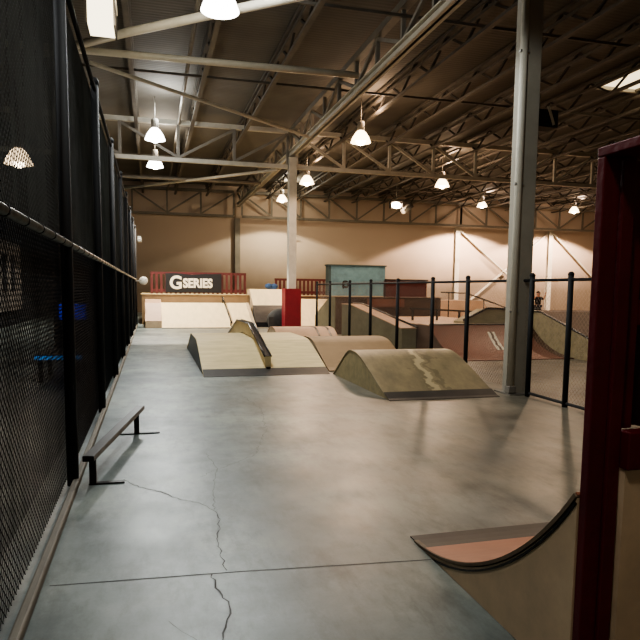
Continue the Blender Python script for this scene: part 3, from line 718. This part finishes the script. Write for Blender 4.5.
# ------------------------------------------------------------------ lamps
def lamp_proto(bulb, shade):
    t = bpy.data.objects.new('high_bay_lamp', None); COL.objects.link(t)
    MB().tube([(0, 0, .55), (0, 0, 1.25)], .015, 8).build('hanger', M['grey_steel'], t)
    MB().lathe([(.0, .58), (.10, .57), (.12, .5), (.12, .3), (.08, .26), (.0, .26)], 16).build('ballast_housing', M['grey_steel'], t)
    sh = MB().lathe([(.085, .30), (.17, .22), (.26, .08), (.32, -.08), (.31, -.08), (.25, .08), (.16, .21), (.08, .27)], 24).build('glowing_shade', shade, t)
    MB().ellipsoid((0, 0, .03), (.17, .17, .2), 16, 10).build('bulb', bulb, sh)
    return t
cool = lamp_proto(M['bulb_cool'], M['shade_cool']); warm = lamp_proto(M['bulb_warm'], M['shade_warm'])
COOL = (.96, 1, .985); WARM = (1, .69, .46); AMB = (1, .78, .52)
LAMPS = [  # x,y,z, proto, colour, watts, label
    (1.16, 10.86, 6.15, 'c', COOL, 420, 'brightest cool high bay lamp at the top of the picture'),
    (.17, 20.95, 6.25, 'c', COOL, 480, 'cool high bay lamp left of the girder, upper of the two close together'),
    (.19, 25.3, 6.2, 'c', (1, .92, .78), 1500, 'cool high bay lamp just under the left truss, lower of the two close together'),
    (6.43, 19.1, 6.2, 'w', WARM, 380, 'warm high bay lamp in front of the truss, right above the padded column'),
    (6.6, 26.85, 6.15, 'w', WARM, 380, 'warm high bay lamp just right of the padded column head'),
    (7.37, 36.0, 6.65, 'w', (1, .9, .68), 520, 'small warm lamp just left of the padded column head, lighting the back wall'),
    (12.58, 25.9, 6.2, 'w', WARM, 420, 'warm high bay lamp midway between the two columns'),
    (20.3, 36.0, 6.9, 'w', (1, .74, .56), 2700, 'warm high bay lamp just left of the big grey column'),
    (27.1, 36.0, 6.85, 'w', (1, .74, .56), 2700, 'warm high bay lamp between the big grey column and the red frame'),
]
def spot(loc, col, w, ang=156, r=.16, rot=(0, 0, 0), blend=.12):
    d = bpy.data.lights.new('lamp_and_fill_light', 'SPOT'); d.energy = w; d.color = col; d.spot_size = math.radians(ang); d.spot_blend = blend; d.shadow_soft_size = r
    o = bpy.data.objects.new('lamp_and_fill_light', d); COL.objects.link(o); o.location = loc; o.rotation_euler = rot; return o
def point(loc, col, w, r=.2):
    d = bpy.data.lights.new('lamp_glow', 'POINT'); d.energy = w; d.color = col; d.shadow_soft_size = r
    o = bpy.data.objects.new('lamp_glow', d); COL.objects.link(o); o.location = loc; return o
GAIN = 1.5
first = {'c': cool, 'w': warm}; seen = set()
for x, y, z, pr, colr, w, lab in LAMPS:
    o = first[pr] if pr not in seen else copy_tree(first[pr])
    seen.add(pr); o.location = (x, y, z); tag(o, lab, 'lamp', 'high bay lamps')
    spot((x, y, z-.24), colr, w*GAIN, 136 if y > 35 else 112 if w == 1500 and y < 30 else 158)
    point((x+.35, y-.2, z+.75), colr, min(w, 500)*GAIN*.16, .25)
# unseen spots without fixtures; those near the camera and left fence are added fill
spot((1.4, 4.6, 6.2), COOL, 190*GAIN); spot((12.5, 17, 6.2), WARM, 240*GAIN); spot((19, 18, 6.2), WARM, 240*GAIN); spot((28.5, 26, 6.2), WARM, 300*GAIN); spot((-.45, .4, 5.4), (1, .9, .78), 130*GAIN); spot((-2.6, 6.5, 6.3), (.95, .98, 1), 150*GAIN)

# tilted floodlight
t = thing('floodlight', 'square tilted floodlight hanging right of the padded column', 'floodlight', (12.7, 31.6, 6.0))
MB().box(12.35, 13.05, 31.45, 31.75, 5.85, 6.25).build('housing', M['web_dark'], t, bevel=.03)
MB().ellipsoid((12.62, 31.38, 6.0), (.28, .05, .17), 16, 8).build('lens', M['bulb_warm'], t)
MB().tube([(12.7, 31.6, 6.25), (12.7, 31.6, 7.1)], .03, 8).build('hanger', M['grey_steel'], t)
MB().bar((13.05, 31.5, 5.7), (13.6, 31.7, 6.1), .3, .25).build('ballast_box', M['web_dark'], t)
spot((12.62, 31.2, 5.95), AMB, 1100, 150, .2, (math.radians(40), 0, 0))

# boxy light at upper left and the roof skylight at right
t = thing('box_light', 'square boxy light fixture beside the top of the tall fence', 'light fixture', (-.78, 11.95, 6.2))
MB().box(-1.03, -.52, 11.6, 12.3, 6.36, 6.48).build('housing', M['white_steel'], t, bevel=.02)
MB().prism_x([(11.62, 6.36), (12.28, 6.36), (12.24, 5.96), (11.66, 5.96)], -1.0, -.55).build('diffuser', M['box_glow'], t)
MB().tube([(-.78, 11.95, 6.48), (-.78, 11.95, 7.6)], .02, 8).build('hanger', M['grey_steel'], t)
for a_ in (-1.0, -.55):
    MB().box(a_-.015, a_+.015, 11.6, 12.3, 5.94, 6.36).build('frame_strip', M['web_dark'], t)
point((-.4, 11.4, 5.9), (1, .88, .66), 60, .25)
t = thing('roof_skylight', 'bright rectangular glowing skylight panel in the roof at upper right', 'skylight', (13.9, 15.2, 7.6))
MB().box(12.9, 14.6, 14.0, 16.5, 7.70, 7.74).build('glowing_panel', M['skylight_glow'], t)
mb = MB(); mb.box(12.8, 12.9, 13.9, 16.6, 7.6, 7.74); mb.box(14.6, 14.7, 13.9, 16.6, 7.6, 7.74); mb.box(12.9, 14.6, 13.9, 14.0, 7.6, 7.74); mb.box(12.9, 14.6, 16.5, 16.6, 7.6, 7.74)
mb.build('curb_frame', M['white_steel'], t)

# ------------------------------------------------------------------ dim lounge beyond the tall fence
t = thing('pale_notice_wall', 'pale patchy board with dark slots, far behind the left fence mesh', 'board', (-4.9, 24, 0))
MB().box(-5.1, -5.0, 20, 27, .6, 3.1).build('board_sheet', M['pale_panel'], t)
for y in (21, 22.4, 23.8, 25.2): MB().box(-5.0, -4.96, y, y+.45, 1.3, 2.6).build('dark_slot', M['cabinet_dark'], t)
t = thing('game_cabinet', 'dark upright cabinet with a glowing blue screen behind the fence mesh', 'cabinet', (-1.75, 15, 0))
MB().box(-2.1, -1.4, 14.7, 15.4, 0, 1.5).build('body_case', M['cabinet_dark'], t, bevel=.02)
MB().box(-1.98, -1.42, 14.67, 14.7, .78, 1.12).build('blue_screen', M['screen_blue'], t)
t = thing('glow_table', 'low dark table with a blue lit rim behind the fence mesh', 'table', (-1.5, 11, 0))
MB().box(-1.75, -1.1, 10.4, 11.4, .38, .44).build('tabletop', M['cabinet_dark'], t)
MB().box(-1.77, -1.08, 10.37, 10.4, .36, .42).build('glowing_rim', M['neon_cyan'], t)
for x in (-1.7, -1.15):
    for y in (10.45, 11.35): MB().box(x-.03, x+.03, y-.03, y+.03, 0, .38).build('leg', M['cabinet_dark'], t)
o = copy_tree(warm); o.location = (-3.0, 16.4, 4.45); tag(o, 'lone lamp glowing through the left fence mesh', 'lamp', 'high bay lamps')
point((-3, 16.4, 4.15), (1, .85, .7), 150, .2)

# ------------------------------------------------------------------ the skater in the distance
def skin_body(joints, edges, name, m, parent, sub=2, root=0):
    me = bpy.data.meshes.new(name); me.from_pydata([j[:3] for j in joints], edges, [])
    o = bpy.data.objects.new(name, me); COL.objects.link(o); o.parent = parent
    me.materials.append(m)
    md = o.modifiers.new('skin', 'SKIN'); md.use_smooth_shade = True
    for i, j in enumerate(joints):
        sv = me.skin_vertices[0].data[i]; sv.radius = (j[3], j[4] if len(j) > 4 else j[3]); sv.use_root = (i == root)
    s = o.modifiers.new('subd', 'SUBSURF'); s.levels = sub; s.render_levels = sub
    return o
PP = (18.5, 27.0, 0)
pe = thing('person', 'person in a dark shirt with both arms raised, behind the far ledge', 'person', PP)
J = [(0, 0, .92, .15, .11), (0, 0, 1.08, .145, .10), (0, -.01, 1.25, .165, .11), (0, 0, 1.36, .13, .09), (0, -.01, 1.43, .055), (0, -.02, 1.50, .06), (0, -.03, 1.58, .085, .10), (0, -.02, 1.66, .06),
     (-.17, 0, 1.34, .06), (-.36, -.05, 1.22, .045), (-.26, -.2, 1.40, .034), (-.23, -.24, 1.46, .03),
     (.17, 0, 1.34, .06), (.33, -.06, 1.24, .045), (.33, -.16, 1.46, .034), (.33, -.18, 1.52, .03),
     (-.10, 0, .86, .095), (-.14, -.04, .48, .065), (-.15, .02, .09, .045), (-.17, -.14, .04, .04),
     (.10, 0, .86, .095), (.16, -.06, .48, .065), (.17, 0, .09, .045), (.2, -.16, .04, .04)]
E_ = [(0, 1), (1, 2), (2, 3), (3, 4), (4, 5), (5, 6), (6, 7), (3, 8), (8, 9), (9, 10), (10, 11), (3, 12), (12, 13), (13, 14), (14, 15), (0, 16), (16, 17), (17, 18), (18, 19), (0, 20), (20, 21), (21, 22), (22, 23)]
JB = [tuple(j[:3])+tuple(r*(.8 if i in (0, 1, 2, 3, 16, 17, 18, 20, 21, 22) else 1) for r in j[3:]) for i, j in enumerate(J)]
skin_body(JB, E_, 'body', M['skin'], pe)
g_ = lambda idx, k: [tuple(J[i][:3])+tuple(r*k for r in J[i][3:]) for i in idx]
sj = g_((0, 1, 2, 3, 8, 9, 12, 13), 1.25)
skin_body(sj, [(0, 1), (1, 2), (2, 3), (3, 4), (4, 5), (3, 6), (6, 7)], 'shirt', M['shirt'], pe)
tj = g_((0, 16, 17, 18, 20, 21, 22), 1.2)
skin_body(tj, [(0, 1), (1, 2), (2, 3), (0, 4), (4, 5), (5, 6)], 'trousers', M['trouser'], pe)
mb = MB(); mb.ellipsoid((0, .005, 1.625), (.092, .105, .085), 14, 10); mb.build('hair', M['hair'], pe).location = (0, 0, 0)
mb = MB(); mb.ellipsoid((.032, -.118, 1.60), (.012, .008, .008), 8, 6); mb.ellipsoid((-.032, -.118, 1.60), (.012, .008, .008), 8, 6); mb.build('eyes', M['ink'], pe).location = (0, 0, 0)
mb = MB(); mb.ellipsoid((0, -.135, 1.575), (.014, .022, .022), 8, 6); mb.ellipsoid((.085, -.03, 1.58), (.012, .02, .03), 8, 6); mb.ellipsoid((-.085, -.03, 1.58), (.012, .02, .03), 8, 6); mb.build('nose_and_ears', M['skin'], pe).location = (0, 0, 0)
mb = MB(); mb.ellipsoid((0, -.122, 1.535), (.028, .008, .007), 8, 6); mb.build('mouth', M['red_dark'], pe).location = (0, 0, 0)
for side, hx, hy, hz in ((-1, -.225, -.25, 1.48), (1, .33, -.185, 1.55)):
    hj = [(hx, hy, hz-.03, .026, .02), (hx, hy-.01, hz+.03, .036, .018)]; he = [(0, 1)]
    for q in range(4):
        b_ = len(hj); fx = hx+(q-1.5)*.02; ln = (.05, .06, .058, .045)[q]
        hj += [(fx, hy-.012, hz+.05, .0095), (fx, hy-.03, hz+.05+ln*.6, .009), (fx, hy-.055, hz+.05+ln*.7, .008)]; he += [(1, b_), (b_, b_+1), (b_+1, b_+2)]
    b_ = len(hj); hj += [(hx-side*.04, hy-.02, hz+.02, .011), (hx-side*.052, hy-.045, hz+.045, .009)]; he += [(0, b_), (b_, b_+1)]
    skin_body(hj, he, 'hand', M['skin'], pe, 1)
for sx in (-.16, .185):
    mb = MB(); mb.ellipsoid((sx, -.07, .045), (.055, .14, .045), 14, 8); mb.build('shoe', M['shoe'], pe).location = (0, 0, 0)

pe.scale = (.9, .9, .9)

# ------------------------------------------------------------------ world, camera, colour
w = bpy.data.worlds.new('world'); SC.world = w; w.use_nodes = True
w.node_tree.nodes['Background'].inputs[0].default_value = (.5, .5, .55, 1); w.node_tree.nodes['Background'].inputs[1].default_value = .0

YAW = atan(168/620); PITCH = .099; ROLL = .011
fw = Vector((sin(YAW)*cos(PITCH), cos(YAW)*cos(PITCH), -sin(PITCH)))
r0 = Vector((cos(YAW), -sin(YAW), 0)); u0 = Vector((sin(YAW)*sin(PITCH), cos(YAW)*sin(PITCH), cos(PITCH)))
rr = cos(ROLL)*r0+sin(ROLL)*u0; uu = -sin(ROLL)*r0+cos(ROLL)*u0
cd = bpy.data.cameras.new('camera'); cam = bpy.data.objects.new('camera', cd); COL.objects.link(cam)
cd.sensor_width = 36; cd.lens = 620/640*36; cd.shift_y = 31/640; cd.clip_start = .05; cd.clip_end = 200
cam.matrix_world = Matrix(((rr.x, uu.x, -fw.x, 0), (rr.y, uu.y, -fw.y, 0), (rr.z, uu.z, -fw.z, 1.5), (0, 0, 0, 1)))
SC.camera = cam
SC.view_settings.view_transform = 'AgX'
SC.view_settings.look = 'AgX - Medium High Contrast'
SC.view_settings.exposure = 0.45
SC.cycles.max_bounces = 8
SC.cycles.transparent_max_bounces = 24
SC.cycles.sample_clamp_indirect = 3.0
SC.cycles.use_denoising = True
